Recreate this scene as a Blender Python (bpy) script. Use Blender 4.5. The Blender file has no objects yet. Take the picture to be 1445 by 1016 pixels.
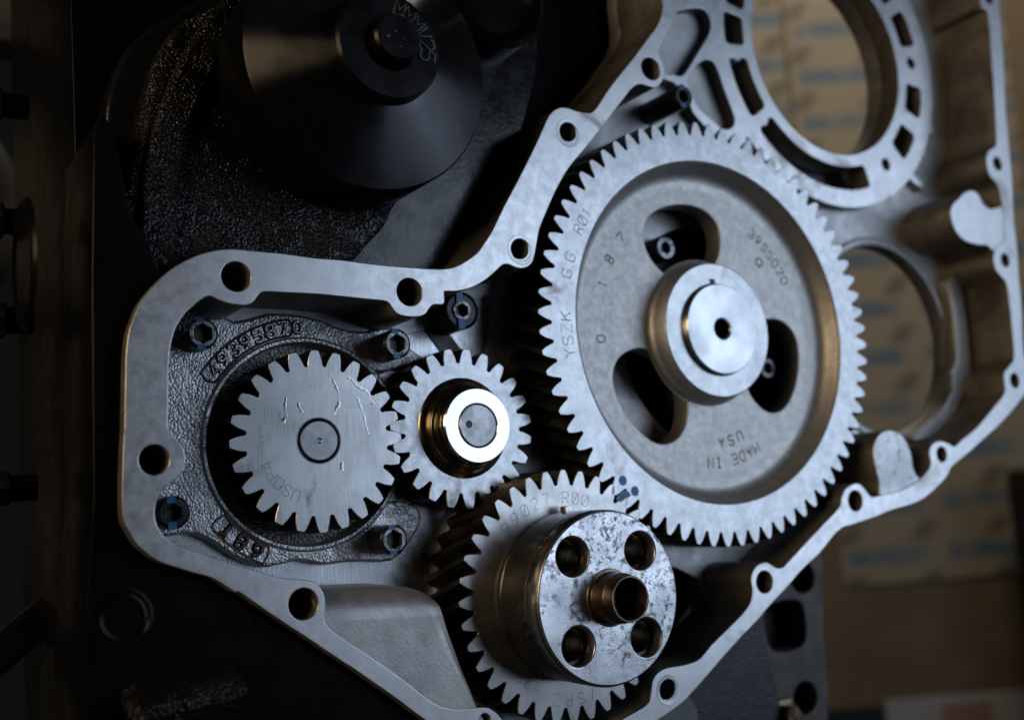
import bpy, bmesh, math, random
from mathutils import Vector, Matrix
random.seed(7)
PI = math.pi
MM = 0.001                     # all shapes below are written in millimetres
scene = bpy.context.scene
COL = scene.collection

# ------------------------------------------------------------------ camera
cam_data = bpy.data.cameras.new('camera')
cam = bpy.data.objects.new('camera', cam_data)
COL.objects.link(cam)
cam_data.sensor_width = 36.0
cam_data.lens = 39.40
cam_data.clip_start = 0.01
cam_data.clip_end = 50
right = Vector((0.85034, -0.52125, -0.07223)); fwd = Vector((0.52623, 0.84229, 0.11672))
up = right.cross(fwd).normalized()
cam.matrix_world = Matrix(((right.x, up.x, -fwd.x, -0.26956), (right.y, up.y, -fwd.y, -0.400),
                           (right.z, up.z, -fwd.z, 0.04456), (0, 0, 0, 1)))
cam_data.dof.use_dof = True
cam_data.dof.focus_distance = 0.440
cam_data.dof.aperture_fstop = 6.3
scene.camera = cam

# ------------------------------------------------------------------ world and lamps (an indoor workshop)
world = bpy.data.worlds.new('World'); scene.world = world; world.use_nodes = True
bg = world.node_tree.nodes['Background']
bg.inputs[0].default_value = (0.50, 0.56, 0.66, 1); bg.inputs[1].default_value = 0.008

def area_lamp(name, loc, target, size_x, size_y, energy, color):
    d = bpy.data.lights.new(name, 'AREA'); d.shape = 'RECTANGLE'; d.size = size_x; d.size_y = size_y
    d.energy = energy; d.color = color
    o = bpy.data.objects.new(name, d); COL.objects.link(o)
    o.location = loc
    o.rotation_euler = (Vector(target) - Vector(loc)).to_track_quat('-Z', 'Y').to_euler()
    return o
area_lamp('window_light', (0.90, -1.02, 0.22), (0.04, 0.0, 0.09), 0.98, 0.80, 6.2, (0.65, 0.79, 1.0))
area_lamp('shop_light', (-1.15, -0.35, 0.45), (0.15, 0.05, 0.10), 0.6, 0.5, 6.0, (1.0, 0.73, 0.43))
area_lamp('carton_fill', (1.05, 0.35, 1.75), (1.6, 1.0, 0.2), 0.6, 0.4, 13.0, (1.0, 0.90, 0.74))  # added lamp, out of view, to brighten the carton behind

scene.view_settings.view_transform = 'Standard'; scene.view_settings.look = 'None'
scene.view_settings.exposure = 0.0; scene.view_settings.gamma = 1.0
scene.view_settings.use_curve_mapping = False
scene.cycles.use_denoising = True
scene.cycles.max_bounces = 8

# ------------------------------------------------------------------ materials
def new_mat(name):
    m = bpy.data.materials.new(name); m.use_nodes = True
    nt = m.node_tree; b = nt.nodes['Principled BSDF']
    return m, nt, b
class G:                                                   # small node-graph helper
    def __init__(s, nt):
        s.nt = nt; s.tc = nt.nodes.new('ShaderNodeTexCoord')
    def n(s, t, **kw):
        x = s.nt.nodes.new('ShaderNode' + t)
        for k, v in kw.items(): setattr(x, k, v)
        return x
    def l(s, a, b): s.nt.links.new(a, b)
    def coord(s, scale=(1, 1, 1), rot=(0, 0, 0), loc=(0, 0, 0)):
        m = s.n('Mapping'); m.inputs['Scale'].default_value = scale; m.inputs['Rotation'].default_value = rot
        m.inputs['Location'].default_value = loc
        s.l(s.tc.outputs['Object'], m.inputs['Vector']); return m.outputs[0]
    def noise(s, scale, detail=3, rough=.55, vec=None, dist=0):
        x = s.n('TexNoise'); x.inputs['Scale'].default_value = scale; x.inputs['Detail'].default_value = detail
        x.inputs['Roughness'].default_value = rough; x.inputs['Distortion'].default_value = dist
        s.l(vec if vec is not None else s.tc.outputs['Object'], x.inputs['Vector']); return x.outputs['Fac']
    def ramp(s, fac, lo, hi, a=0.0, b=1.0):
        x = s.n('MapRange'); x.interpolation_type = 'SMOOTHSTEP'
        x.inputs['From Min'].default_value = lo; x.inputs['From Max'].default_value = hi
        x.inputs['To Min'].default_value = a; x.inputs['To Max'].default_value = b
        s.l(fac, x.inputs['Value']); return x.outputs[0]
    def mix(s, fac, a, b):
        x = s.n('Mix'); x.data_type = 'RGBA'
        for sock, v in ((x.inputs[0], fac), (x.inputs[6], a), (x.inputs[7], b)):
            if hasattr(v, 'links'): s.l(v, sock)
            else: sock.default_value = v if isinstance(v, float) else (*v, 1)
        return x.outputs[2]
    def math(s, op, a, b=None, c=None):
        x = s.n('Math'); x.operation = op
        for i, v in enumerate((a, b, c)):
            if v is None: continue
            if hasattr(v, 'links'): s.l(v, x.inputs[i])
            else: x.inputs[i].default_value = v
        return x.outputs[0]
    def bump(s, h, strength, dist, normal=None):
        x = s.n('Bump'); x.inputs['Strength'].default_value = strength; x.inputs['Distance'].default_value = dist
        s.l(h, x.inputs['Height'])
        if normal is not None: s.l(normal, x.inputs['Normal'])
        return x.outputs[0]

def metal(name, c1, c2, metallic=1.0, r=(.35, .5), tone=60, grain=900, bump=.15, bdist=.0002,
          spots=None, spot_scale=220, spot_lo=.62, spot_hi=.70, brushed=None, stain=None, stain_scale=25, stain_lo=.52,
          stain_hi=.72, stain_rough=.6, clump=0.0, spec=None, pebble=0, zone=0):
    m, nt, b = new_mat(name); g = G(nt)
    t = g.noise(tone, 5, .6)
    col = g.mix(g.ramp(t, .35, .66), c1, c2)
    rough = g.ramp(g.noise(tone * 2.3, 4, .6), .3, .7, r[0], r[1])
    h = g.noise(grain, 3, .6)
    if clump: h = g.math('ADD', h, g.math('MULTIPLY', g.noise(grain * .35, 2, .5), clump))
    if pebble:
        vo = g.n('TexVoronoi'); vo.feature = 'SMOOTH_F1'; vo.inputs['Scale'].default_value = pebble; vo.inputs['Smoothness'].default_value = .35
        mp = g.n('MixRGB'); mp.inputs[0].default_value = .0012
        g.l(g.tc.outputs['Object'], mp.inputs[1]); nn = g.n('TexNoise'); nn.inputs['Scale'].default_value = pebble * .6; g.l(g.tc.outputs['Object'], nn.inputs['Vector']); g.l(nn.outputs['Color'], mp.inputs[2])
        g.l(mp.outputs[0], vo.inputs['Vector'])
        h = g.math('SUBTRACT', g.math('MULTIPLY', h, .35), g.math('MULTIPLY', vo.outputs['Distance'], 1.3))
        if zone: h = g.math('MULTIPLY', h, g.ramp(g.noise(110, 3, .6), .36, .62, .35, 1.3))
    if brushed:
        bn = g.noise(1.0, 3, .6, g.coord(brushed))
        h = g.math('ADD', g.math('MULTIPLY', bn, 1.2), h)
        rough = g.math('ADD', rough, g.math('MULTIPLY', g.math('SUBTRACT', bn, .5), .25))
        col = g.mix(g.math('MULTIPLY', g.ramp(bn, .3, .7), .25), col, tuple(v * .7 for v in c1))
    if stain:
        sm = g.math('MULTIPLY', g.ramp(g.noise(stain_scale, 6, .62, dist=.6), stain_lo, stain_hi), .8)
        col = g.mix(sm, col, stain)
        rough = g.math('ADD', rough, g.math('MULTIPLY', sm, stain_rough - r[1]))
    if spots:
        sp = g.ramp(g.noise(spot_scale, 5, .65), spot_lo, spot_hi)
        col = g.mix(g.math('MULTIPLY', sp, .9), col, spots)
        h = g.math('SUBTRACT', h, g.math('MULTIPLY', sp, .6))
    g.l(col, b.inputs['Base Color']); g.l(rough, b.inputs['Roughness'])
    b.inputs['Metallic'].default_value = metallic
    if spec is not None: b.inputs['Specular IOR Level'].default_value = spec
    g.l(g.bump(h, bump, bdist), b.inputs['Normal'])
    return m

M = {}
M['flange'] = metal('machined_aluminium', (.56, .575, .60), (.63, .645, .665), .86, (.30, .40), 90, 1400, .10, .0002,
                    spots=(.16, .14, .12), spot_scale=120, spot_lo=.70, spot_hi=.76, stain=(.36, .335, .31), stain_scale=26, stain_lo=.57, stain_hi=.70)
M['cast_alu'] = metal('cast_aluminium', (.42, .42, .43), (.55, .55, .55), .75, (.42, .58), 45, 900, .30, .0003,
                      spots=(.14, .12, .10), spot_scale=70, spot_lo=.68, spot_hi=.73)
M['cast_wall'] = metal('shade_toned_cast_wall', (.15, .14, .125), (.24, .225, .20), .55, (.42, .56), 45, 900, .35, .0003, stain=(.07, .06, .05), stain_scale=24, stain_lo=.5, stain_hi=.7)  # as-cast walls, toned down so the colour carries their shade
M['pad'] = metal('pitted_pad', (.58, .60, .63), (.70, .72, .74), .7, (.4, .55), 45, 900, .2, .0003, spots=(.14, .12, .10), spot_scale=260, spot_lo=.60, spot_hi=.66)
M['brushed'] = metal('milled_plate', (.42, .44, .46), (.55, .57, .60), .95, (.25, .38), 30, 1500, .22, .0002, brushed=(2600, 2600, 90))
M['gear'] = metal('gear_steel', (.31, .32, .335), (.38, .39, .405), .98, (.22, .32), 110, 1600, .10, .0001,
                  spots=(.10, .09, .08), spot_scale=330, spot_lo=.72, spot_hi=.77, stain=(.27, .26, .24), stain_scale=30, stain_lo=.58, stain_hi=.74)
M['gear_web'] = metal('forged_gear_web', (.42, .415, .405), (.49, .48, .465), .85, (.44, .52), 150, 1100, .5, .0003,
                      spots=(.25, .23, .21), spot_scale=420, spot_lo=.68, spot_hi=.76)
M['pump_gear'] = metal('ground_gear_steel', (.42, .43, .44), (.54, .55, .56), .95, (.26, .40), 30, 1800, .12, .0001,
                       brushed=(1500, 1500, 60), stain=(.22, .20, .17), stain_scale=42, stain_lo=.60, stain_hi=.72, stain_rough=.22)
M['crank_gear'] = metal('crank_gear_steel', (.36, .36, .36), (.46, .46, .46), 1.0, (.27, .38), 60, 1600, .12, .0001,
                        spots=(.08, .06, .05), spot_scale=420, spot_lo=.68, spot_hi=.74)
M['polish'] = metal('polished_steel', (.60, .59, .575), (.68, .67, .655), 1.0, (.10, .18), 60, 2500, .02, .0001,
                    spots=(.2, .16, .12), spot_scale=420, spot_lo=.73, spot_hi=.76)
M['bronze'] = metal('oiled_collar', (.30, .25, .17), (.40, .33, .23), 1.0, (.14, .24), 60, 2500, .03, .0001)
M['barrel'] = metal('ground_barrel', (.40, .385, .36), (.48, .465, .44), 1.0, (.20, .30), 40, 2500, .05, .0001, brushed=(60, 2600, 60))
M['pin'] = metal('dull_pin', (.30, .31, .32), (.38, .39, .40), .95, (.34, .46), 120, 2200, .12, .0001)
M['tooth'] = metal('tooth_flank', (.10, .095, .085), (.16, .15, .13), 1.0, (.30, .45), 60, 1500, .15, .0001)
M['thread'] = metal('oily_thread', (.11, .085, .055), (.20, .155, .10), 1.0, (.22, .38), 150, 1500, .2, .0002)
M['rusty'] = metal('rusty_tube', (.085, .065, .05), (.19, .155, .125), .9, (.28, .45), 130, 1200, .25, .0002, spots=(.10, .045, .02), spot_scale=180, spot_lo=.5, spot_hi=.62)
M['iron'] = metal('sand_cast_iron', (.40, .405, .415), (.52, .525, .535), .85, (.34, .46), 90, 1500, .6, .0004, pebble=1050, zone=1,
                  spots=(.05, .045, .04), spot_scale=240, spot_lo=.62, spot_hi=.74)
M['iron_dark'] = metal('grimy_cavity', (.014, .011, .009), (.035, .028, .022), .2, (.35, .5), 70, 700, .6, .0006, spec=.25)
M['iron_mid'] = metal('shade_toned_iron', (.14, .13, .12), (.22, .20, .185), .7, (.35, .5), 60, 1100, .7, .0005, pebble=900)  # darker copy of the pump iron; the cavity's shade is in the colour
M['iron_rust'] = metal('rusted_numeral', (.10, .08, .06), (.16, .12, .08), .6, (.40, .55), 200, 700, .8, .0006, spots=(.15, .06, .015), spot_scale=160, spot_lo=.48, spot_hi=.60)
M['black'] = metal('black_paint', (.003, .003, .004), (.006, .006, .007), 0.0, (.20, .34), 40, 500, .10, .0003, spec=.2)
M['black_gloss'] = metal('gloss_black_paint', (.006, .006, .008), (.010, .010, .013), 0.0, (.13, .22), 50, 420, .2, .0003, spec=.45, spots=(.05, .06, .075), spot_scale=420, spot_lo=.70, spot_hi=.74)
M['black_satin'] = metal('satin_black_paint', (.0025, .0025, .003), (.005, .005, .005), 0.0, (.22, .32), 40, 160, .12, .0010, spec=.09)
M['black_grain'] = metal('grainy_black_paint', (.006, .006, .007), (.012, .012, .013), 0.0, (.10, .18), 60, 1400, .9, .0008, pebble=900, spec=.32, zone=1)
M['bolt'] = metal('black_oxide', (.022, .022, .025), (.040, .040, .045), .6, (.28, .42), 120, 1200, .2, .0002)
M['bolt_face'] = metal('worn_bolt_face', (.17, .18, .20), (.28, .29, .31), .9, (.30, .45), 260, 1500, .25, .0002, spots=(.03, .03, .03), spot_scale=420, spot_lo=.52, spot_hi=.60)
M['blue'] = metal('blue_paint', (.015, .10, .30), (.03, .17, .42), 0.0, (.35, .5), 350, 900, .2, .0002)
M['ink'] = metal('engraved_line', (.045, .045, .045), (.08, .08, .08), .4, (.5, .6), 200, 900, .05, .0001)
M['dark'] = metal('dark_recess', (.006, .005, .005), (.012, .010, .009), 0.0, (.35, .5), 40, 500, .2, .0003)
M['bracket'] = metal('dull_bracket', (.060, .055, .048), (.10, .09, .075), .2, (.45, .6), 60, 700, .3, .0003)
M['glint'] = metal('shiny_bolt', (.30, .26, .20), (.55, .50, .40), 1.0, (.12, .2), 100, 900, .5, .0005)
M['speckle'] = metal('speckled_navy_plate', (.008, .009, .016), (.014, .016, .028), 0.0, (.35, .5), 60, 500, .5, .0006, spots=(.07, .06, .055), spot_scale=160, spot_lo=.66, spot_hi=.72)
M['card'] = metal('cardboard', (.115, .082, .045), (.15, .108, .062), 0.0, (.75, .85), 14, 300, .1, .0005)
M['grey'] = metal('dull_grey_metal', (.09, .095, .10), (.20, .20, .20), .3, (.4, .6), 14, 300, .1, .0005)
M['label'] = metal('white_label', (.30, .29, .28), (.36, .35, .34), 0.0, (.6, .7), 14, 300, .1, .0005)
M['red'] = metal('red_print', (.24, .13, .10), (.28, .15, .12), 0.0, (.6, .7), 14, 300, .1, .0005)

def oil_mat():
    m, nt, b = new_mat('clear_oil')
    b.inputs['Base Color'].default_value = (.47, .47, .46, 1); b.inputs['Metallic'].default_value = .95
    b.inputs['Roughness'].default_value = .14; return m
M['oil'] = oil_mat()
M['letter'] = metal('faint_cast_letter', (.075, .08, .09), (.11, .115, .125), .7, (.3, .45), 200, 1500, .3, .0002)

def crank_face_mat():
    m, nt, b = new_mat('corroded_crank_face'); g = G(nt)
    base = g.mix(g.ramp(g.noise(70, 5, .6), .35, .65), (.42, .43, .46), (.62, .64, .68))
    mott = g.ramp(g.noise(380, 7, .78, dist=.3), .50, .62)
    zone = g.ramp(g.noise(34, 3, .5, g.coord(loc=(.013, 0, .02))), .36, .58)
    mask = g.math('MULTIPLY', mott, zone)
    rust = g.math('MULTIPLY', g.ramp(g.noise(120, 5, .7, g.coord(loc=(.3, .1, .2))), .60, .68), .8)
    col = g.mix(g.math('MULTIPLY', mask, .75), base, (.11, .095, .09))
    col = g.mix(rust, col, (.17, .085, .05))
    rough = g.math('ADD', g.ramp(g.noise(50, 3, .5), .3, .7, .24, .38), g.math('MULTIPLY', g.math('MAXIMUM', mask, rust), .3))
    g.l(col, b.inputs['Base Color']); g.l(rough, b.inputs['Roughness']); b.inputs['Metallic'].default_value = .95
    h = g.math('SUBTRACT', g.noise(1300, 3, .6), g.math('MULTIPLY', mask, .8))
    g.l(g.bump(h, .25, .00015), b.inputs['Normal']); return m
M['crank_face'] = crank_face_mat()

def turned_mat(name, c, rough, aniso, bump=.05, metallic=1.0):
    m, nt, b = new_mat(name); g = G(nt)
    s = g.n('SeparateXYZ'); g.l(g.tc.outputs['Object'], s.inputs[0])
    r = g.math('SQRT', g.math('ADD', g.math('MULTIPLY', s.outputs[0], s.outputs[0]), g.math('MULTIPLY', s.outputs[2], s.outputs[2])))
    cv = g.n('CombineXYZ'); g.l(r, cv.inputs[0])
    ring = g.noise(2600, 2, .6, cv.outputs[0])
    tan = g.n('Tangent'); tan.direction_type = 'RADIAL'; tan.axis = 'Y'
    g.l(tan.outputs[0], b.inputs['Tangent'])
    b.inputs['Base Color'].default_value = (*c, 1); b.inputs['Metallic'].default_value = metallic
    g.l(g.ramp(g.noise(60, 3, .5), .3, .7, rough * .85, rough * 1.2), b.inputs['Roughness'])
    b.inputs['Anisotropic'].default_value = aniso; b.inputs['Anisotropic Rotation'].default_value = .25
    g.l(g.bump(ring, bump, .0001), b.inputs['Normal']); return m
M['turned'] = turned_mat('turned_steel', (.62, .64, .67), .34, .9)
M['turned_black'] = turned_mat('turned_black', (.058, .058, .062), .30, .95, .02, .97)

def sheet_mat():                                           # printed wrapping: rows of blue bars and black slanted marks
    m, nt, b = new_mat('printed_wrapping'); g = G(nt)
    s = g.n('SeparateXYZ'); g.l(g.tc.outputs['Object'], s.inputs[0])
    row = g.math('MULTIPLY', s.outputs[2], 1 / .057); v = g.math('FRACT', row)
    v = g.math('FRACT', g.math('ADD', row, g.math('MULTIPLY', g.noise(9, 1, .5), .12)))
    band = g.math('MULTIPLY', g.ramp(v, .06, .18), g.ramp(v, .50, .38))
    u = g.math('FRACT', g.math('ADD', g.math('MULTIPLY', s.outputs[0], 1 / .115), .15))
    gap = g.math('MULTIPLY', g.ramp(u, .04, .14), g.ramp(u, .92, .80))
    patch = g.ramp(g.noise(30, 3, .6), .36, .56)
    blue = g.math('MULTIPLY', g.math('MULTIPLY', band, gap), g.math('ADD', g.math('MULTIPLY', patch, .55), .45))
    w = g.math('FRACT', g.math('ADD', g.math('MULTIPLY', s.outputs[0], 1 / .085), g.math('MULTIPLY', v, -.45)))
    mark = g.math('MULTIPLY', g.math('MULTIPLY', g.ramp(v, .50, .58), g.ramp(v, .98, .88)), g.math('MULTIPLY', g.ramp(w, .10, .2), g.ramp(w, .46, .36)))
    base = g.mix(g.noise(9, 3, .5), (.22, .185, .13), (.29, .245, .18))
    col = g.mix(g.math('MULTIPLY', blue, .9), base, (.075, .12, .17))
    col = g.mix(g.math('MULTIPLY', mark, .62), col, (.06, .05, .04))
    g.l(col, b.inputs['Base Color']); b.inputs['Roughness'].default_value = .7; return m
M['sheet'] = sheet_mat()

# ------------------------------------------------------------------ object helpers
def finish(o, smooth=35):
    me = o.data
    if smooth:
        me.set_sharp_from_angle(angle=math.radians(smooth))
        me.polygons.foreach_set('use_smooth', [abs(p.normal.y) < .985 for p in me.polygons])
    return o
def link_mesh(name, me, mat, parent=None, loc=None, smooth=35):
    o = bpy.data.objects.new(name, me); COL.objects.link(o)
    if mat is not None:
        me.materials.clear(); me.materials.append(M[mat] if isinstance(mat, str) else mat)
    if parent is not None: o.parent = parent
    if loc is not None: o.location = Vector(loc) * MM
    return finish(o, smooth)
def thing(name, label, cat, loc=(0, 0, 0), group=None):
    o = bpy.data.objects.new(name, None); COL.objects.link(o); o.empty_display_size = .01
    o.location = Vector(loc) * MM; tag(o, label, cat, group); return o
def tag(o, label, cat, group=None, kind=None):
    o['label'] = label; o['category'] = cat
    if group: o['group'] = group
    if kind: o['kind'] = kind
    return o
def copy_tree(o, parent=None):
    c = o.copy(); COL.objects.link(c); c.parent = parent
    for ch in list(o.children): copy_tree(ch, c)
    return c

def smooth_loop(pts, sub=3):                               # Catmull-Rom through the points of a closed outline
    n = len(pts); out = []
    for i in range(n):
        p0, p1, p2, p3 = (Vector(pts[(i + k) % n]) for k in (-1, 0, 1, 2))
        for k in range(sub):
            t = k / sub
            out.append(tuple(.5 * ((2 * p1) + (p2 - p0) * t + (2 * p0 - 5 * p1 + 4 * p2 - p3) * t * t + (3 * p1 - p0 - 3 * p2 + p3) * t ** 3)))
    return out
def ring_pts(cx, cz, r, n=48, a0=0.0):
    return [(cx + r * math.cos(a0 + 2 * PI * i / n), cz + r * math.sin(a0 + 2 * PI * i / n)) for i in range(n)]
def plate_mesh(name, outer, holes, y0, y1, bev=.4, res=2):
    """a slab in the x-z plane from y0 (front) to y1 (back) with holes and rounded edges"""
    cu = bpy.data.curves.new(name, 'CURVE'); cu.dimensions = '2D'; cu.fill_mode = 'BOTH'
    cu.extrude = (y1 - y0) / 2 - bev; cu.bevel_depth = bev; cu.bevel_resolution = res; cu.offset = -bev
    for loop in [outer] + list(holes):
        sp = cu.splines.new('POLY'); sp.points.add(len(loop) - 1); sp.use_cyclic_u = True
        for q, (x, z) in zip(sp.points, loop): q.co = (x, z, 0, 1)
    ob = bpy.data.objects.new(name, cu)
    me = bpy.data.meshes.new_from_object(ob)
    bpy.data.objects.remove(ob); bpy.data.curves.remove(cu)
    ym = (y0 + y1) / 2
    for v in me.vertices:
        x, z, d = v.co; v.co = Vector((x, ym - d, z)) * MM
    bm = bmesh.new(); bm.from_mesh(me); bmesh.ops.remove_doubles(bm, verts=bm.verts, dist=1e-6); bm.to_mesh(me); bm.free()
    return me
def plate(name, outer, holes, y0, y1, mat, parent=None, bev=.4, loc=None, smooth=40):
    return link_mesh(name, plate_mesh(name, outer, holes, y0, y1, bev), mat, parent, loc, smooth)
def two_tone(o, wall):                                     # machined front faces, as-cast walls with shade darkened into their colour
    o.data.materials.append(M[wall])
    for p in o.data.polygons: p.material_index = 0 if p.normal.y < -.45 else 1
    return o
def lathe_mesh(name, prof, n=96, close=False):
    """prof: (r, y) from one end to the other, revolved about the y axis; front is -y"""
    bm = bmesh.new(); rings = []
    for r, y in prof:
        if r < 1e-6: rings.append([bm.verts.new((0, y * MM, 0))])
        else: rings.append([bm.verts.new((r * MM * math.cos(2 * PI * i / n), y * MM, r * MM * math.sin(2 * PI * i / n))) for i in range(n)])
    for a, b in zip(rings, rings[1:]):
        for i in range(n):
            j = (i + 1) % n
            if len(a) == 1 and len(b) == 1: continue
            if len(a) == 1: bm.faces.new((a[0], b[i], b[j]))
            elif len(b) == 1: bm.faces.new((a[i], a[j], b[0]))
            else: bm.faces.new((a[i], a[j], b[j], b[i]))
    bmesh.ops.recalc_face_normals(bm, faces=bm.faces)
    me = bpy.data.meshes.new(name); bm.to_mesh(me); bm.free(); return me
def lathe(name, prof, mat, parent=None, loc=None, n=96, smooth=30):
    return link_mesh(name, lathe_mesh(name, prof, n), mat, parent, loc, smooth)
def box_mesh(name, sx, sy, sz, bev=.5, seg=2):
    bm = bmesh.new(); bmesh.ops.create_cube(bm, size=1)
    for v in bm.verts: v.co = Vector((v.co.x * sx, v.co.y * sy, v.co.z * sz)) * MM
    if bev: bmesh.ops.bevel(bm, geom=bm.edges[:], offset=bev * MM, segments=seg, affect='EDGES', profile=.6)
    me = bpy.data.meshes.new(name); bm.to_mesh(me); bm.free(); return me
def box(name, size, mat, parent=None, loc=None, bev=.5, rot=None):
    o = link_mesh(name, box_mesh(name, *size, bev=bev), mat, parent, loc)
    if rot: o.rotation_euler = rot
    return o

# ---- gears
def gear_profile(N, r_tip, r_root, hw, phase):
    """hw: half widths of a tooth as fractions of the pitch, root to tip"""
    pts = []; n = len(hw) - 1; pitch = 2 * PI / N
    for k in range(N):
        c = phase + k * pitch
        seq = [(r_root + (r_tip - r_root) * (i / n), -hw[i]) for i in range(n + 1)]
        seq += [(r_tip + .12, 0.0)]
        seq += [(r_root + (r_tip - r_root) * (i / n), hw[i]) for i in range(n, -1, -1)]
        seq += [(r_root - .45, .5)]
        for r, f in seq: pts.append((r, c + f * pitch))
    return pts
def gear_mesh(name, N, r_tip, r_root, hw, phase, thick, r_in, twist=0.0, layers=8, chamfer=.35):
    prof = gear_profile(N, r_tip, r_root, hw, phase); n = len(prof)
    xy = [Vector((r * math.cos(a), r * math.sin(a))) for r, a in prof]
    inset = []
    for i in range(n):
        t = (xy[(i + 1) % n] - xy[i - 1]).normalized(); inset.append(xy[i] + Vector((-t.y, t.x)) * chamfer)
    bm = bmesh.new()
    def ring(pts, y, tw=0.0):
        c, s = math.cos(tw), math.sin(tw)
        return [bm.verts.new((MM * (p.x * c - p.y * s), MM * y, MM * (p.x * s + p.y * c))) for p in pts]
    rings = [ring([Vector((r_in * math.cos(a), r_in * math.sin(a))) for _, a in prof], 0)]
    rings.append(ring([Vector(((r_root - 2) * math.cos(a), (r_root - 2) * math.sin(a))) for _, a in prof], 0))
    rings.append(ring(inset, 0)); first_side = len(rings) - 1
    for k in range(layers + 1):
        y = chamfer * .8 + (thick - chamfer * .8) * k / layers
        rings.append(ring(xy, y, twist * k / layers))
    rings.append(ring([Vector((r_in * math.cos(a), r_in * math.sin(a))) for _, a in prof], thick, twist))
    for q, (a, b) in enumerate(zip(rings, rings[1:])):
        for i in range(n):
            j = (i + 1) % n
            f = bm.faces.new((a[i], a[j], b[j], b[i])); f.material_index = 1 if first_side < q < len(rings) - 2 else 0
    bmesh.ops.recalc_face_normals(bm, faces=bm.faces)
    me = bpy.data.meshes.new(name); bm.to_mesh(me); bm.free(); return me
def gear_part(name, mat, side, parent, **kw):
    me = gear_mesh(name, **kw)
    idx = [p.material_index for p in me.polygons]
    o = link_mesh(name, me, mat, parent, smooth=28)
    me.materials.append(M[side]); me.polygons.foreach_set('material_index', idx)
    return o

# ---- single-stroke lettering
GL = {'0': [[(0,1),(0,5),(1,6),(3,6),(4,5),(4,1),(3,0),(1,0),(0,1)]], 'Z0': [[(0,1),(0,5),(1,6),(3,6),(4,5),(4,1),(3,0),(1,0),(0,1)],[(.6,.5),(3.4,5.5)]],
 '1': [[(1,5),(2,6),(2,0)]], '2': [[(0,5),(1,6),(3,6),(4,5),(4,4),(0,0),(4,0)]], '3': [[(0,5),(1,6),(3,6),(4,5),(4,4),(3,3),(1.5,3)],[(3,3),(4,2),(4,1),(3,0),(1,0),(0,1)]],
 '4': [[(3,0),(3,6),(0,2),(4,2)]], '5': [[(4,6),(.5,6),(.3,3.4),(3,3.6),(4,2.6),(4,1),(3,0),(1,0),(0,.8)]], '6': [[(3.6,6),(1.4,4.6),(.2,2.4),(.2,1),(1,0),(3,0),(4,1),(4,2.4),(3,3.3),(1,3.3),(.2,2.4)]],
 '7': [[(0,6),(4,6),(1.4,0)]], '8': [[(1,3.2),(.2,4),(.2,5.2),(1,6),(3,6),(3.8,5.2),(3.8,4),(3,3.2),(1,3.2),(0,2.2),(0,1),(1,0),(3,0),(4,1),(4,2.2),(3,3.2)]],
 '9': [[(.4,0),(2.6,1.4),(3.8,3.6),(3.8,5),(3,6),(1,6),(0,5),(0,3.6),(1,2.7),(3,2.7),(3.8,3.6)]],
 'A': [[(0,0),(2,6),(4,0)],[(.8,2.2),(3.2,2.2)]], 'C': [[(4,5),(3,6),(1,6),(0,5),(0,1),(1,0),(3,0),(4,1)]], 'D': [[(0,0),(0,6),(2.4,6),(4,4.4),(4,1.6),(2.4,0),(0,0)]],
 'E': [[(4,6),(0,6),(0,0),(4,0)],[(0,3),(3,3)]], 'G': [[(4,5),(3,6),(1,6),(0,5),(0,1),(1,0),(3,0),(4,1),(4,2.6),(2.4,2.6)]], 'I': [[(2,0),(2,6)],[(1,0),(3,0)],[(1,6),(3,6)]], 'l': [[(2,0),(2,6)]],
 'K': [[(0,0),(0,6)],[(4,6),(0,2.4)],[(1.4,3.6),(4,0)]], 'M': [[(0,0),(0,6),(2,2.6),(4,6),(4,0)]], 'N': [[(0,0),(0,6),(4,0),(4,6)]], 'O': [[(0,1),(0,5),(1,6),(3,6),(4,5),(4,1),(3,0),(1,0),(0,1)]],
 'P': [[(0,0),(0,6),(3,6),(4,5),(4,4),(3,3),(0,3)]], 'R': [[(0,0),(0,6),(3,6),(4,5),(4,4),(3,3),(0,3)],[(2,3),(4,0)]], 'S': [[(4,5),(3,6),(1,6),(0,5),(0,4),(1,3.2),(3,2.8),(4,2),(4,1),(3,0),(1,0),(0,1)]],
 'T': [[(2,0),(2,6)],[(0,6),(4,6)]], 'U': [[(0,6),(0,1),(1,0),(3,0),(4,1),(4,6)]], 'V': [[(0,6),(2,0),(4,6)]], 'Y': [[(0,6),(2,3.2),(4,6)],[(2,3.2),(2,0)]], 'Z': [[(0,6),(4,6),(0,0),(4,0)]],
 '.': [[(1.6,0),(2.1,.4)]], '/': [[(1,0),(3,6)]], ' ': []}
def strokes_mesh(name, lines, y, rad, flat=.3, radii=None):
    cu = bpy.data.curves.new(name, 'CURVE'); cu.dimensions = '3D'; cu.bevel_depth = rad; cu.bevel_resolution = 1; cu.use_fill_caps = True
    for ln in lines:
        sp = cu.splines.new('POLY'); sp.points.add(len(ln) - 1)
        for k, (q, (x, z)) in enumerate(zip(sp.points, ln)):
            q.co = (x, z, 0, 1)
            if radii: q.radius = radii[k % len(radii)]
    ob = bpy.data.objects.new(name, cu); me = bpy.data.meshes.new_from_object(ob)
    bpy.data.objects.remove(ob); bpy.data.curves.remove(cu)
    for v in me.vertices:
        x, z, d = v.co; v.co = Vector((x, y - d * flat, z)) * MM
    return me
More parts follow.
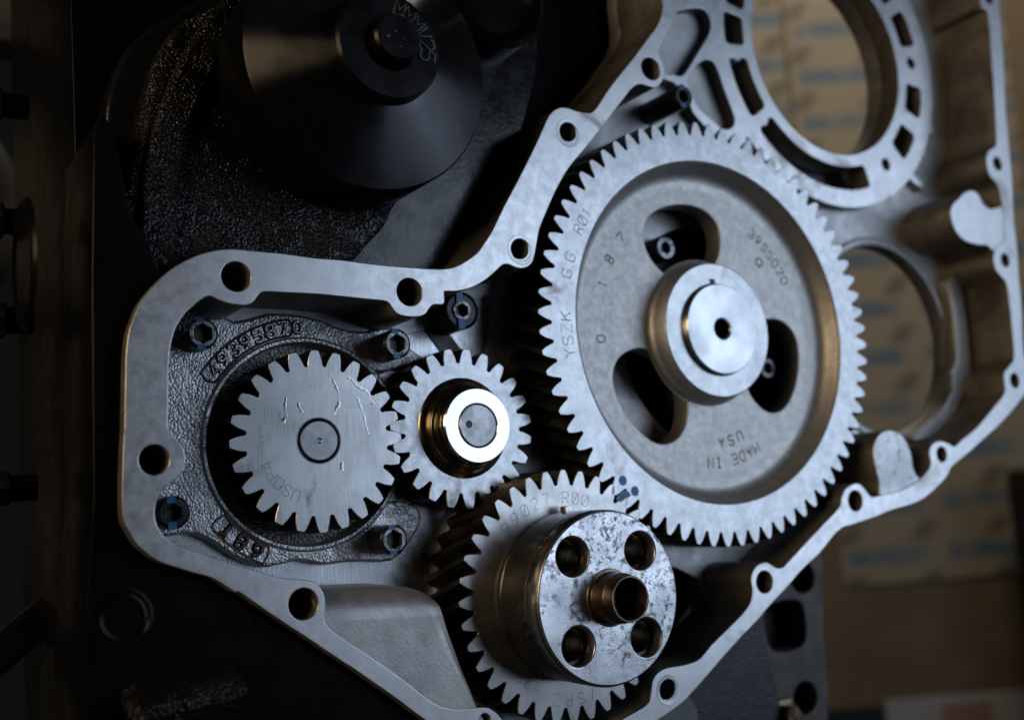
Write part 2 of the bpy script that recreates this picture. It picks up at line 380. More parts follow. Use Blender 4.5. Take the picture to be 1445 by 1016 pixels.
def arc_lines(text, r, a_start, h, adv=None, a_end=None):
    """letters with their feet towards the centre, read clockwise from a_start (degrees)"""
    toks = []
    i = 0
    while i < len(text):
        if text[i] == '#': toks.append('Z0'); i += 1
        else: toks.append(text[i]); i += 1
    out = []; sc = h / 6.0
    step = (a_start - a_end) / max(1, len(toks) - 1) if a_end is not None else math.degrees((adv or h * .95) / r)
    for k, c in enumerate(toks):
        a = math.radians(a_start - k * step); t = a - PI / 2
        for ln in GL[c]:
            o = []
            for gx, gz in ln:
                x, z = (gx - 2) * sc, (gz - 3) * sc
                o.append((r * math.cos(a) + x * math.cos(t) - z * math.sin(t), r * math.sin(a) + x * math.sin(t) + z * math.cos(t)))
            out.append(o)
    return out
def arc_text(name, text, r, a_start, h, y, parent, mat='ink', rad=.19, flat=.3, **kw):
    return link_mesh(name, strokes_mesh(name, arc_lines(text, r, a_start, h, **kw), y, rad, flat), mat, parent)

# ------------------------------------------------------------------ traced outlines (mm, x right, z up, crankshaft axis at 0,0)
FLANGE_OUT = [(-179.2, 98.9), (-178.8, 103.7), (-177.8, 109.6), (-176.3, 113.8), (-174.1, 118.9), (-170.9, 123.6), (-166.2, 128.9), (-161.1, 133.2), (-155.4, 136.5), (-149.7, 138.9), (-143.5, 140.4), (-137.8, 140.7), (-131.0, 140.4), (-120.2, 140.0), (-106.9, 138.9), (-97.2, 138.7), (-87.2, 137.9), (-77.0, 137.3), (-66.8, 137.0), (-58.8, 136.8), (-50.5, 137.2), (-44.8, 138.9), (-38.9, 142.2), (-34.7, 145.4), (-32.2, 148.4), (-29.6, 151.6), (-26.9, 155.3), (-20.3, 166.1), (-12.8, 177.4), (-4.2, 191.0), (1.6, 200.8), (6.0, 208.3), (9.5, 211.8), (13.5, 213.5), (18.1, 213.6), (21.9, 212.9), (27.2, 212.8), (30.6, 213.5), (35.0, 218.0), (39.6, 223.9), (47.9, 233.2), (58.1, 243.9), (67.0, 254.1), (73.7, 261.7), (77.3, 268.3), (78.5, 275.7), (78.2, 290.1), (83.8, 320.6), (103.3, 351.4), (145.6, 379.8), (201.2, 398.7), (295.3, 423.9), (353.1, 425.1), (358.1, 381.3), (354.3, 347.8), (351.5, 324.1), (348.8, 299.0), (347.0, 279.1), (343.5, 254.3), (342.1, 231.3), (340.8, 209.8), (337.6, 184.0), (337.0, 165.4), (335.4, 149.5), (334.6, 135.2), (331.0, 107.8), (331.0, 94.4), (330.6, 86.1), (326.4, 79.1), (303.6, 64.6), (284.3, 55.1), (269.4, 47.9), (253.8, 41.0), (249.5, 36.7), (241.7, 31.9), (229.3, 26.0), (217.6, 23.1), (202.1, 21.3), (188.9, 18.7), (170.0, 15.9), (164.9, 15.3), (158.2, 12.2), (146.4, 4.0), (134.4, -2.1), (121.5, -10.3), (108.2, -18.2), (102.5, -22.1), (86.0, -31.7), (69.9, -42.0), (58.3, -49.3), (53.0, -52.2), (46.5, -54.8), (38.6, -57.4), (19.5, -62.7), (-9.9, -66.1), (-36.7, -62.5), (-55.3, -53.0), (-72.6, -39.2), (-77.5, -35.2), (-85.3, -28.5), (-94.7, -21.0), (-100.5, -16.3), (-108.0, -10.7), (-117.5, -3.2), (-126.4, 3.5), (-134.9, 10.2), (-140.3, 14.5), (-143.2, 16.7), (-144.2, 16.5), (-149.6, 20.6), (-153.4, 22.9), (-158.7, 24.8), (-163.5, 26.8), (-168.6, 28.9), (-172.3, 31.1), (-175.0, 33.5), (-177.8, 36.5), (-180.0, 40.6), (-181.5, 43.9), (-181.9, 47.9), (-181.7, 56.7), (-181.1, 66.8), (-180.3, 76.9), (-179.6, 91.5)]
FLANGE_IN = [(-165.6, 76.4), (-164.5, 73.9), (-162.5, 70.9), (-160.6, 68.3), (-159.9, 65.0), (-160.4, 62.1), (-162.2, 58.9), (-165.5, 56.2), (-168.0, 54.2), (-170.1, 51.1), (-171.1, 47.1), (-170.8, 43.1), (-169.3, 39.7), (-167.3, 37.3), (-164.6, 35.2), (-158.0, 32.2), (-151.2, 29.4), (-144.3, 26.4), (-137.3, 23.7), (-131.3, 21.4), (-125.5, 19.6), (-118.7, 18.4), (-114.9, 17.3), (-112.4, 15.0), (-110.9, 11.8), (-110.8, 7.2), (-111.5, 3.2), (-109.9, 0.2), (-105.2, -4.0), (-96.5, -10.5), (-81.1, -22.7), (-65.2, -35.5), (-46.6, -38.5), (-43.4, -39.9), (-40.6, -42.2), (-35.5, -48.0), (-22.6, -54.6), (-2.0, -57.6), (13.4, -56.2), (20.4, -53.9), (25.8, -52.5), (32.0, -50.7), (34.9, -48.8), (36.3, -44.9), (37.4, -40.9), (40.1, -38.2), (44.4, -36.7), (49.2, -36.5), (56.3, -36.6), (63.5, -35.7), (67.3, -33.8), (72.9, -29.9), (83.2, -24.2), (92.2, -19.1), (97.3, -15.3), (99.6, -11.7), (100.3, -8.6), (100.1, -3.9), (102.3, 0.4), (106.2, 2.7), (110.6, 3.1), (114.1, 1.6), (117.1, -0.1), (121.2, -0.2), (124.8, 1.8), (135.9, 8.6), (151.1, 17.7), (163.8, 25.4), (165.8, 29.6), (169.2, 33.8), (175.5, 36.2), (180.0, 36.0), (183.3, 33.5), (186.1, 30.2), (189.2, 28.7), (195.0, 29.4), (210.2, 30.8), (224.0, 34.4), (232.7, 39.1), (236.9, 43.3), (236.5, 49.3), (239.8, 53.7), (247.0, 55.3), (253.7, 53.5), (258.2, 51.8), (264.7, 55.0), (279.3, 61.5), (296.3, 72.3), (308.0, 80.1), (309.1, 85.4), (309.6, 91.5), (315.5, 96.0), (320.5, 99.6), (321.8, 105.9), (322.9, 121.2), (323.1, 136.7), (322.5, 144.9), (318.8, 148.5), (313.9, 152.8), (313.2, 159.5), (316.4, 165.6), (323.1, 169.4), (326.5, 172.6), (328.0, 187.3), (327.3, 198.3), (325.6, 204.8), (319.4, 209.8), (318.0, 218.1), (320.7, 224.0), (327.2, 227.5), (330.0, 231.3), (332.9, 253.0), (335.7, 282.3), (338.0, 312.9), (333.9, 315.1), (331.8, 319.8), (333.4, 330.0), (338.1, 372.2), (329.3, 409.6), (279.6, 407.6), (199.6, 387.8), (144.0, 367.4), (112.1, 345.9), (94.0, 319.1), (87.3, 291.9), (85.1, 276.9), (84.6, 266.5), (79.1, 257.8), (74.7, 251.1), (73.4, 247.7), (75.5, 243.1), (75.7, 237.4), (72.6, 232.5), (68.7, 230.2), (64.4, 230.5), (59.5, 230.7), (55.0, 228.1), (50.3, 223.1), (42.2, 214.4), (27.0, 198.0), (15.5, 186.4), (8.1, 176.5), (3.0, 168.1), (-2.7, 157.9), (-4.4, 153.1), (-7.0, 144.5), (-8.8, 141.3), (-11.7, 139.4), (-14.7, 138.9), (-17.7, 139.4), (-20.6, 140.4), (-23.5, 139.9), (-26.7, 137.4), (-31.6, 133.7), (-37.6, 130.4), (-43.4, 128.5), (-48.4, 127.8), (-52.0, 127.7), (-52.3, 126.9), (-52.8, 122.5), (-57.1, 122.1), (-59.3, 120.9), (-61.5, 118.2), (-65.2, 116.9), (-70.5, 117.0), (-74.1, 117.9), (-76.1, 120.0), (-77.9, 122.4), (-81.0, 123.1), (-88.1, 123.5), (-98.0, 124.2), (-107.7, 124.8), (-121.0, 125.0), (-127.6, 125.1), (-129.9, 124.5), (-131.4, 122.9), (-132.8, 121.1), (-135.1, 119.9), (-138.2, 119.7), (-142.6, 120.4), (-146.1, 121.6), (-148.2, 122.6), (-150.0, 122.7), (-152.6, 121.2), (-155.7, 118.5), (-158.8, 115.4), (-161.5, 111.1), (-163.1, 106.8), (-163.9, 103.0), (-164.5, 97.7), (-165.1, 86.4)]
FLANGE_HOLES = [(-138.9, 130.4, 5.58), (-68.1, 126.9, 5.61), (-14.6, 147.9, 4.83), (15.6, 203.0, 4.85), (67.4, 239.3, 5.56), (-170.7, 64.6, 5.25), (-119.2, 9.7, 5.72), (44.8, -45.0, 4.74), (108.5, -5.8, 5.19), (175.7, 27.7, 5.20), (246.6, 48.0, 4.22), (318.9, 87.4, 4.33), (324.2, 158.7, 4.09), (328.5, 217.5, 4.17), (340.6, 324.0, 4.38), (-46.9, -43.4, 2.58)]
PAD_UPPER = [(325.8, 166.2), (313.9, 164.3), (310.1, 166.7), (300.1, 166.7), (289.5, 168.4), (283.2, 172.4), (280.2, 177.6), (279.4, 184.8), (282.3, 189.5), (288.5, 193.5), (294.9, 197.6), (302.2, 199.2), (307.4, 196.9), (310.7, 191.6), (317.4, 189.3), (330.6, 190.3)]
PAD_LOWER = [(197.2, 28.0), (195.8, 36.1), (194.2, 42.7), (193.4, 50.8), (195.3, 56.2), (199.8, 60.5), (206.2, 62.5), (213.2, 61.5), (218.3, 58.7), (221.9, 53.3), (223.2, 47.6), (223.4, 42.0), (225.5, 37.8), (229.6, 35.3), (227.6, 30.5)]
POCKET_A = [(109.1, 281.7), (111.7, 286.7), (117.6, 289.0), (126.0, 291.1), (131.7, 290.4), (134.1, 286.5), (133.8, 280.5), (129.7, 274.0), (122.0, 264.3), (114.4, 254.8), (110.8, 251.8), (107.6, 251.3), (104.5, 251.8), (100.4, 250.9), (97.4, 254.9), (95.4, 261.6), (99.3, 268.6), (104.8, 275.2)]
POCKET_B = [(114.8, 249.7), (121.1, 257.9), (125.7, 261.6), (130.0, 263.2), (133.9, 262.2), (136.7, 256.6), (139.1, 249.2), (142.2, 241.0), (145.2, 232.6), (142.5, 227.6), (135.8, 226.1), (126.7, 231.6), (120.0, 236.6), (116.0, 243.7)]
WEB_LEFT = [(148.3, 205.7), (134.7, 217.1), (125.7, 223.8), (116.1, 232.3), (111.6, 243.1), (104.5, 247.5), (95.3, 248.5), (92.8, 267.0), (101.0, 299.0), (118.9, 329.9), (145.4, 343.6)]
PUMP_TOP = [(-115.4, 122.9), (-107.9, 123.0), (-100.3, 122.2), (-92.6, 120.4), (-87.0, 118.0), (-80.7, 116.3), (-72.6, 116.2), (-67.1, 117.8), (-61.6, 118.2), (-56.4, 116.2), (-53.3, 111.9), (-52.5, 108.5), (-47.1, 105.1), (-42.3, 102.6), (-44.7, 97.7), (-50.1, 99.6), (-55.0, 101.1), (-58.6, 100.8), (-62.9, 99.3), (-65.8, 98.6), (-69.5, 98.7)]
PUMP_LOW = [(-75.0, 39.2), (-71.8, 42.2), (-68.0, 44.5), (-61.3, 44.4), (-56.0, 42.6), (-53.4, 40.1), (-52.5, 35.8), (-54.8, 31.6), (-59.1, 26.6), (-63.4, 22.3), (-67.7, 20.1), (-72.9, 20.0), (-78.7, 20.8), (-85.4, 21.4), (-90.7, 21.4), (-94.9, 21.2), (-98.6, 21.3), (-103.8, 22.9), (-109.6, 24.0), (-115.3, 23.1), (-121.0, 22.5), (-126.6, 23.9), (-132.0, 26.6), (-137.3, 30.2), (-142.5, 34.3), (-147.6, 37.1), (-153.2, 38.1), (-157.9, 37.6), (-162.6, 37.8), (-166.4, 40.4), (-168.0, 46.5), (-165.9, 55.5), (-165.2, 68.6), (-163.9, 89.9), (-162.1, 106.0), (-156.3, 118.4), (-148.8, 124.9), (-141.1, 125.1), (-135.0, 121.9), (-130.0, 119.4), (-124.2, 120.4)]
BRACKET_GRAIN = [(-175.9, 159.5), (-170.1, 181.0), (-165.5, 200.9), (-159.6, 220.3), (-149.6, 234.2), (-133.9, 244.3), (-114.4, 257.4), (-82.5, 276.0), (-42.0, 280.9), (-26.9, 244.1), (-33.5, 204.2), (-49.1, 180.5), (-62.6, 168.6), (-68.8, 158.2), (-77.4, 149.6), (-87.3, 141.1), (-114.5, 137.6), (-142.5, 138.5), (-163.6, 139.7), (-174.1, 142.3), (-178.0, 147.9)]
BRACKET_BACK = [(-178.8, 148.3), (-177.6, 191.9), (-174.5, 209.8), (-169.0, 223.9), (-159.1, 235.1), (-143.3, 247.0), (-124.8, 259.7), (-76.3, 289.9), (4.3, 306.8), (24.0, 257.1), (9.6, 206.4), (-10.6, 171.0), (-31.5, 137.5), (-110.2, 128.8), (-165.8, 132.6), (-175.9, 140.3)]
SIDE_PLATE = [(-186.4, 182.7), (-178.2, 179.7), (-174.1, 153.8), (-163.6, 132.2), (-172.3, 117.7), (-176.1, 97.4), (-177.6, 65.0), (-178.3, 43.1), (-170.7, 32.7), (-145.0, 19.8), (-116.6, -1.2), (-69.2, -38.0), (-42.9, -68.0), (-128.0, -64.0), (-192.1, -50.8), (-189.9, 53.5)]
LOW_PLATE = [(87.7, -60.8), (128.3, -33.7), (146.4, -27.3), (150.7, -50.9), (158.8, -87.9), (129.3, -100.2), (84.1, -91.9)]
SIDE_BRACKET = [(152.3, -33.9), (176.3, -10.3), (210.0, 2.1), (206.4, -40.5), (199.1, -108.1), (158.7, -100.8), (156.0, -63.9)]
GREY_COVER = [(51.9, -59.8), (69.4, -51.6), (74.8, -60.4), (75.5, -79.5), (46.2, -74.3)]

# ================================================================== the setting: engine block, side plate
block = thing('engine_block', 'black painted engine block standing behind the aluminium gear housing', 'engine block', (-60, 40, 0))
def rel(pts, dx, dz): return [(x - dx, z - dz) for x, z in pts]
plate('rear_body', [(-125, -140), (175, -140), (175, 360), (-125, 360)], [], 4, 160, 'black_satin', block, bev=1)
sp_out = smooth_loop(rel(SIDE_PLATE, -60, 0), 2)
plate('side_plate', sp_out, [], -37, 16, 'black_satin', block, bev=1.2)
plate('upper_face', smooth_loop(rel(BRACKET_BACK, -60, 0), 3), [], -15, 3, 'black_gloss', block, bev=2.0)
# round bore in the left side of the block and the drain plug below
o = lathe('side_bore', [(0, 0), (20, 0), (21, -.6), (23, -.9), (24, -.4), (25, 1)], 'black_satin', block, (-144.6, 2, 142), 64); o.rotation_euler = (0, 0, -PI / 2)
lathe('drain_plug', [(0, 1.5), (5.6, 1.5), (6.0, .2), (7.4, -.2), (8.6, .1), (9.4, -.5), (10.6, -.3), (11.2, 1)], 'black_satin', block, (-121.6, -37.2, 11.7), 64)
# two grainy cast ledges low on the block
for (zz_, hgt, ww, xx, mt) in ((-16, 9, 40, -103, 'black_grain'), (-39, 9, 60, -98, 'black_grain')):
    o = box('cast_ledge', (ww, 22, hgt), mt, block, (xx, -42, zz_), bev=4.5); o.rotation_euler = (math.radians(18), math.radians(-4), 0)
for (x_, z_, r_) in ((120, 116, 61), (0, 0, 44)):
    plate('gear_backing', ring_pts(x_ + 60, z_, r_, 48), [], -1.2, 2.0, 'dark', block, bev=.5)

for i, (z_, lab) in enumerate(((214, 'topmost'), (166, 'second from top'), (126, 'third from top'), (60, 'lowest'))):
    b_ = thing('hex_bolt', 'black hex bolt sticking out of the block left side, %s of four' % lab, 'bolt', (-197, 74, z_), 'bolts on the left side of the block')
    o = link_mesh('shank', lathe_mesh('shank', [(0, 0), (5.2, 0), (5.2, 10), (0, 10)], 24), 'black', b_); o.rotation_euler = (0, 0, PI / 2)
    o = link_mesh('head', lathe_mesh('head', [(0, 0), (7.0, 0), (7.6, .8), (7.6, 7), (0, 7)], 6), 'bolt', b_, (-10, 0, 0), smooth=0); o.rotation_euler = (0, 0, PI / 2)

bracket = thing('accessory_bracket', 'grainy black cast bracket behind the black cone pulley', 'bracket', (-110, 25, 180))
plate('casting', smooth_loop(rel(BRACKET_GRAIN, -110, 180), 3), [], -13, 2, 'black_grain', bracket, bev=3.0)
plate('raised_rib', smooth_loop([(-62, -58), (-58, -10), (-46, 30), (-30, 58), (-20, 66), (-26, 40), (-40, 8), (-46, -30), (-48, -58)], 3), [], -16.5, -9, 'black_grain', bracket, bev=2.5)
lathe('bolt_boss', [(0, -15.5), (6, -15.5), (7.5, -14), (8, -9)], 'black_grain', bracket, (-48, 0, -62), 32)

# ================================================================== black cone pulley above
pul = thing('cone_pulley', 'large black turned cone pulley with raised lettered hub', 'pulley', (-87, 34, 214.1))
lathe('barrel', [(51.2, 2), (51.2, -52.5), (50.6, -53.6)], 'black_satin', pul, n=128)
lathe('cone_face', [(50.6, -53.6), (50.0, -54), (21.6, -66.0)], 'turned_black', pul, n=128)
lathe('hub_disc', [(21.6, -64), (21.4, -70.5), (20.4, -72.0), (10.2, -72.0), (9.6, -70.5)], 'black', pul)
lathe('cap', [(9.4, -68), (9.4, -76.0), (8.4, -77.2), (0, -77.2)], 'black', pul, (1.0, 0, 1.5), 64)
arc_text('raised_lettering', 'MMMV25', 15.6, 72, 6.2, -72.1, pul, 'letter', rad=.7, flat=.7, a_end=-8)
arc_text('cap_marks', '....', 5.4, 160, 5, -77.2, pul, 'letter', rad=.7, flat=.6, a_end=-60)
sm = thing('small_pulley', 'small dark pulley with a shiny rim above the housing', 'pulley', (-6, 30, 270))
lathe('rim', [(0, -14), (17, -14), (19, -18), (23, -19.5), (25.5, -18), (25.5, 4)], 'black_satin', sm)

# ================================================================== aluminium gear housing
hz = thing('timing_gear_housing', 'open cast aluminium timing gear housing with machined bolt flange', 'gear housing', (0, 40, 0))
def Y(y): return y - 40
fo, fi = smooth_loop(FLANGE_OUT, 3), smooth_loop(FLANGE_IN, 3)
holes = [ring_pts(x, z, r, 32) for x, z, r in FLANGE_HOLES]
two_tone(plate('flange', fo, [fi] + holes, Y(-4), Y(31), 'flange', hz, bev=.35), 'cast_wall')
for k in (2, 3, 7):                                       # spot faces sunk beside three of the flange holes
    x, z, r = FLANGE_HOLES[k]
    lathe('spot_face', [(r + .05, .0), (r + .3, -.12), (r + 1.5, -.16), (r + 1.7, .0)], 'flange', hz, (x + .8, Y(-4), z - .9), 40)
two_tone(plate('upper_pad', smooth_loop(PAD_UPPER, 3), [], Y(-3.6), Y(31), 'flange', hz, bev=.5), 'cast_wall')
two_tone(plate('lower_pad', smooth_loop(PAD_LOWER, 3), [], Y(-3.2), Y(31), 'pad', hz, bev=.6), 'cast_wall')
# floor of the housing with the pump bore, the tachometer bore and the lower hole left open
BORE = (223.4, 280.0); LOW = (251.2, 116.3)
CRANK_OPEN = [(40 * math.cos(math.radians(a)), 40 * math.sin(math.radians(a))) for a in range(17, 319, 7)] + [(56, -36), (68, -40), (82, -37), (94, -29), (99, -18), (97, -4), (84, 2.5), (60, 9)]
MILL = [(-161, 46), (-150, 33), (-116, 15), (-100, 6), (-48, -1), (-45, 22), (-30, 46), (-20, 90), (-8, 126), (-12, 134), (-40, 119), (-60, 113), (-135, 119), (-156, 105)]
plate('back_wall', smooth_loop(FLANGE_OUT, 1), [MILL, ring_pts(*BORE, 84, 72), ring_pts(*LOW, 54.9, 72), ring_pts(120, 116, 58, 64), CRANK_OPEN] + [ring_pts(x, z, r + .3, 24) for x, z, r in FLANGE_HOLES], Y(30), Y(39), 'cast_alu', hz, bev=.4)
lathe('lower_hole_rim', [(55.0, 8), (55.0, -.6), (56.2, -1.2), (58.5, -1.0), (60.5, .6)], 'cast_alu', hz, (LOW[0], Y(30), LOW[1]), 96)
# bearing ring with its slots, joined to the flange by a pocketed web
ring = [(BORE[0] + 90 * math.cos(math.radians(a)), BORE[1] + 90 * math.sin(math.radians(a))) for a in range(-142, 128, 3)]
web = list(reversed(WEB_LEFT))
def slot(a0, a1, r0=66.2, r1=79.4, c=2.2):
    A = lambda r, a: (BORE[0] + r * math.cos(math.radians(a)), BORE[1] + r * math.sin(math.radians(a)))
    n = max(3, int((a1 - a0) / 4)); d = math.degrees(c / 72)
    pts = [A(r0, a0 + d + (a1 - a0 - 2 * d) * i / n) for i in range(n + 1)] + [A(r0 + c * .35, a1 - d * .3), A(r0 + c, a1)]
    pts += [A(r1 - c, a1), A(r1 - c * .35, a1 - d * .3)] + [A(r1, a1 - d - (a1 - a0 - 2 * d) * i / n) for i in range(n + 1)] + [A(r1 - c * .35, a0 + d * .3), A(r1 - c, a0), A(r0 + c, a0), A(r0 + c * .35, a0 + d * .3)]
    return pts
slots = [slot(a, b) for a, b in ((150, 166.5), (170.5, 184), (190, 214.5), (220, 287), (314, 329), (338, 353), (12.5, 29), (36, 52), (66, 84), (100, 130))]
scr = [ring_pts(BORE[0] + 72.5 * math.cos(math.radians(a)), BORE[1] + 72.5 * math.sin(math.radians(a)), 3.6, 20) for a in (-57.7, 4.2)]
two_tone(plate('bearing_ring', ring + web, [ring_pts(*BORE, 59.1, 96)] + slots + scr + [smooth_loop(POCKET_A, 2), smooth_loop(POCKET_B, 2)], Y(23), Y(36), 'flange', hz, bev=.4), 'cast_wall')
lathe('slot_floor', [(60.5, -10), (60.5, 8), (84.5, 8), (84.5, -6)], 'cast_alu', hz, (BORE[0], Y(40), BORE[1]), 96)
for a in (-172, -142, -25):
    lathe('slot_boss', [(0, -10.5), (3.8, -10.5), (4.3, -9.8), (4.3, 0)], 'flange', hz, (BORE[0] + 72.6 * math.cos(math.radians(a)), Y(34), BORE[1] + 72.6 * math.sin(math.radians(a))), 24)
def bar(name, x0, z0, x1, z1, w, y0, y1, mat, parent, bev=.8):
    d = Vector((x1 - x0, z1 - z0)); n = Vector((-d.y, d.x)).normalized() * w / 2
    return plate(name, [(x0 + n.x, z0 + n.y), (x0 - n.x, z0 - n.y), (x1 - n.x, z1 - n.y), (x1 + n.x, z1 + n.y)], [], y0, y1, mat, parent, bev)
plate('stepped_ledge', smooth_loop([(304.9, 151), (306.6, 132), (304.2, 104), (297.6, 97), (298.2, 86), (277, 69), (258, 59.7), (262, 56), (285, 62), (312, 86), (318, 100), (318, 151)], 2), [], Y(22), Y(31), 'cast_alu', hz, bev=1.5)
bar('rib', 284, 216, 297, 209, 7, Y(24.5), Y(31), 'flange', hz, 2)
bar('rib', 303, 256, 312, 244, 7, Y(24.5), Y(31), 'flange', hz, 2)
# sloped shoulder left of the crankshaft gear
def shoulder():
    bm = bmesh.new(); rows = []
    zrow = [-44 + 46 * i / 14 for i in range(15)]; zt = zrow[-1]; ztop = 13.6
    prof = [(z, -3.0) for z in zrow] + [(zt + (ztop - zt) * math.sin(t), -3.0 + 12 * (1 - math.cos(t))) for t in (PI / 2 * k / 10 for k in range(1, 11))] + [(ztop + .2, 33)]
    knots = [(-44, -43.5), (-36, -48), (-20, -54.6), (-4, -60.0), (6, -62.6), (9.5, -65.2), (12, -69), (13.2, -74), (13.8, -80)]
    def xr(z):
        for (a, b), (c, d) in zip(knots, knots[1:]):
            if z <= c: return b + (d - b) * max(0, (z - a)) / (c - a)
        return knots[-1][1]
    def xl(z): return -114.5 + max(0, 1 - z) * 1.40
    for z, y in prof:
        r = min(xr(min(z, 13.5)), -40); l = min(xl(z), r - 1)
        rows.append([bm.verts.new((MM * (l + (r - l) * c / 20), MM * Y(y + (.9 * (max(0, c - 18) / 2) ** 2)), MM * (z - .075 * (l + (r - l) * c / 20 + 105)))) for c in range(21)]
                    + [bm.verts.new((MM * (r + .3), MM * Y(33), MM * (z - .075 * (r + 105))))])
    for a, b in zip(rows, rows[1:]):
        for i in range(21): bm.faces.new((a[i], a[i + 1], b[i + 1], b[i]))
    bmesh.ops.recalc_face_normals(bm, faces=bm.faces)
    me = bpy.data.meshes.new('shoulder'); bm.to_mesh(me); bm.free(); return me
o = link_mesh('shoulder', shoulder(), 'cast_alu', hz, smooth=50)
# milled face behind pump and idler, with a dark strip standing in for a shadowed gap
plate('milled_face', [(-168, 40), (-150, 25), (-116, 8), (-95, -4), (-40, -8), (-38, 22), (-24, 46), (-14, 90), (-2, 126), (-8, 140), (-40, 124), (-60, 118), (-135, 124), (-162, 112)], [ring_pts(-102.2, 70.1, 43, 64)], Y(33.2), Y(38.5), 'brushed', hz, bev=.3)
bar('gap_shadow_strip', -47, 130, -18, 92, 9, Y(32.6), Y(34), 'dark', hz, .2)

# ================================================================== oil pump
pump = thing('oil_pump', 'dark sand cast oil pump body with raised part numbers', 'oil pump', (-102.2, 36, 70.1))
PC = (-102.2, 70.1)
cav = [(41 * math.cos(math.radians(a)), 41 * math.sin(math.radians(a))) for a in range(45, 310, 4)]
# outline: top edge and right lobe, then the round cavity, then the lower lobe and back round the outside
top = smooth_loop(rel(PUMP_TOP, *PC), 1); low = smooth_loop(rel(PUMP_LOW, *PC), 1)
plate('body', top + cav + low, [], -8, 2, 'iron', pump, bev=1.3)
plate('cavity_floor', ring_pts(0, 0, 46, 64), [], -1.0, 1.6, 'iron_mid', pump, bev=.4)
lathe('cavity_lip', [(43.2, -8.3), (42.3, -9.0), (41.2, -8.8), (40.6, -7.6), (40.4, 2)], 'iron', pump, n=128)
def cast_text(text, r, a, h, mat, a_end=None):
    arc_text('numeral_grime', text, r, a, h, -8.15, pump, 'dark', rad=1.05, flat=.18, a_end=a_end)
    arc_text('cast_numerals', text, r, a, h, -8.4, pump, mat, rad=.55, flat=1.1, a_end=a_end)
cast_text('4939587', 47.2, 140.5, 5.0, 'iron', 99.5)
cast_text('0', 47.2, 92, 4.4, 'iron')
def arc_frame(name, r0, r1, a0, a1, y, parent, mat):
    P = lambda r, a: (r * math.cos(math.radians(a)), r * math.sin(math.radians(a)))
    n = 14; ln = [P(r0, a0 + (a1 - a0) * i / n) for i in range(n + 1)] + [P((r0 + r1) / 2, a1 + (a1 - a0) * .03)] + [P(r1, a1 + (a0 - a1) * i / n) for i in range(n + 1)] + [P((r0 + r1) / 2, a0 - (a1 - a0) * .03), P(r0, a0)]
    return link_mesh(name, strokes_mesh(name, [ln], y, .5, .8), mat, parent)
arc_frame('numeral_frame', 43.9, 50.6, 145.5, 96, -8.1, pump, 'iron_dark')
cast_text('68T', 46.8, -119, 5.0, 'iron_rust', -137)
arc_frame('numeral_frame', 43.6, 50.4, -114, -143, -8.1, pump, 'iron_rust')

pg = thing('oil_pump_gear', 'flat ground oil pump gear streaked with oil, leftmost gear', 'gear', (-102.2, 36, 70.1), 'gears of the timing drive')
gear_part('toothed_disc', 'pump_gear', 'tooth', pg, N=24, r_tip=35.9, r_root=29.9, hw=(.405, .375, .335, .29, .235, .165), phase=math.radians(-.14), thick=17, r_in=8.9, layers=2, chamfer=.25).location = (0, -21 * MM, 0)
lathe('shaft_groove', [(9.2, -21.2), (8.6, -20.6), (8.2, -19.6), (7.9, -20.4)], 'dark', pg, n=64)
lathe('shaft_end', [(8.0, -19), (7.9, -21.1), (7.5, -21.35), (1.2, -21.35), (.7, -20.9), (0, -20.8)], 'pin', pg, n=64)
arc_text('stamped_text', 'USOP4', 23.4, -117, 4.4, -21.02, pg, 'ink', rad=.10, a_end=-158)
def streak(name, pts, rad, parent, y):
    fine = []; rnd = random.Random(len(pts) * 31 + int(pts[0][0] * 10)); rr = []
    for (x0, z0), (x1, z1) in zip(pts, pts[1:]):
        for k in range(5):
            t = k / 5; fine.append((x0 + (x1 - x0) * t + rnd.uniform(-.28, .28), z0 + (z1 - z0) * t + rnd.uniform(-.28, .28))); rr.append(rnd.choice((.35, .5, .8, 1.0, 1.3)))
    fine.append(pts[-1]); rr.append(1.9)
    return link_mesh(name, strokes_mesh(name, [fine], y, rad, .035, rr), 'oil', parent)
for pts, rad in (([(-13, 17), (-13.5, 13), (-12.8, 10), (-14.5, 8)], .6), ([(-7.8, 15), (-6.8, 11.5)], .6),
                 ([(6, 27), (8, 22), (9.5, 18), (9, 14), (7, 10.5)], .6), ([(17, 17), (19, 12), (20.5, 6), (21, 2)], .45),
                 ([(9.2, -9), (8.8, -12)], .6), ([(14, 25), (17, 22), (22, 19), (24, 14)], .5)):
    streak('oil_streak', pts, rad, pg, -21.0)

ig = thing('idler_gear', 'small idler gear with a bright polished hub, between three gears', 'gear', (-36.9, 33, 73.0), 'gears of the timing drive')
gear_part('toothed_disc', 'gear', 'tooth', ig, N=23, r_tip=34.0, r_root=28.1, hw=(.405, .375, .335, .29, .235, .165), phase=math.radians(4.97), thick=16, r_in=20.8, layers=2, chamfer=.25).location = (0, -18 * MM, 0)
lathe('collar', [(21.5, -17.9), (20.9, -18.6), (20.0, -19.0), (18.6, -19.4), (18.2, -21.6), (17.6, -22.4), (16.6, -22.8), (16.2, -26)], 'bronze', ig)
lathe('hub', [(15.9, -22), (15.9, -27.6), (15.8, -29.6), (15.2, -30.45), (9.5, -30.5), (9.1, -30.0)], 'polish', ig)
lathe('hub_gap', [(9.3, -29.9), (8.8, -29.2)], 'dark', ig)
lathe('pin', [(8.85, -28), (8.8, -30.2), (8.4, -30.6), (0, -30.6)], 'pin', ig, n=64)
lathe('pin_dimple', [(1.55, -30.68), (1.1, -30.62), (0, -30.61)], 'dark', ig, (-4.4, 0, .6), 24)

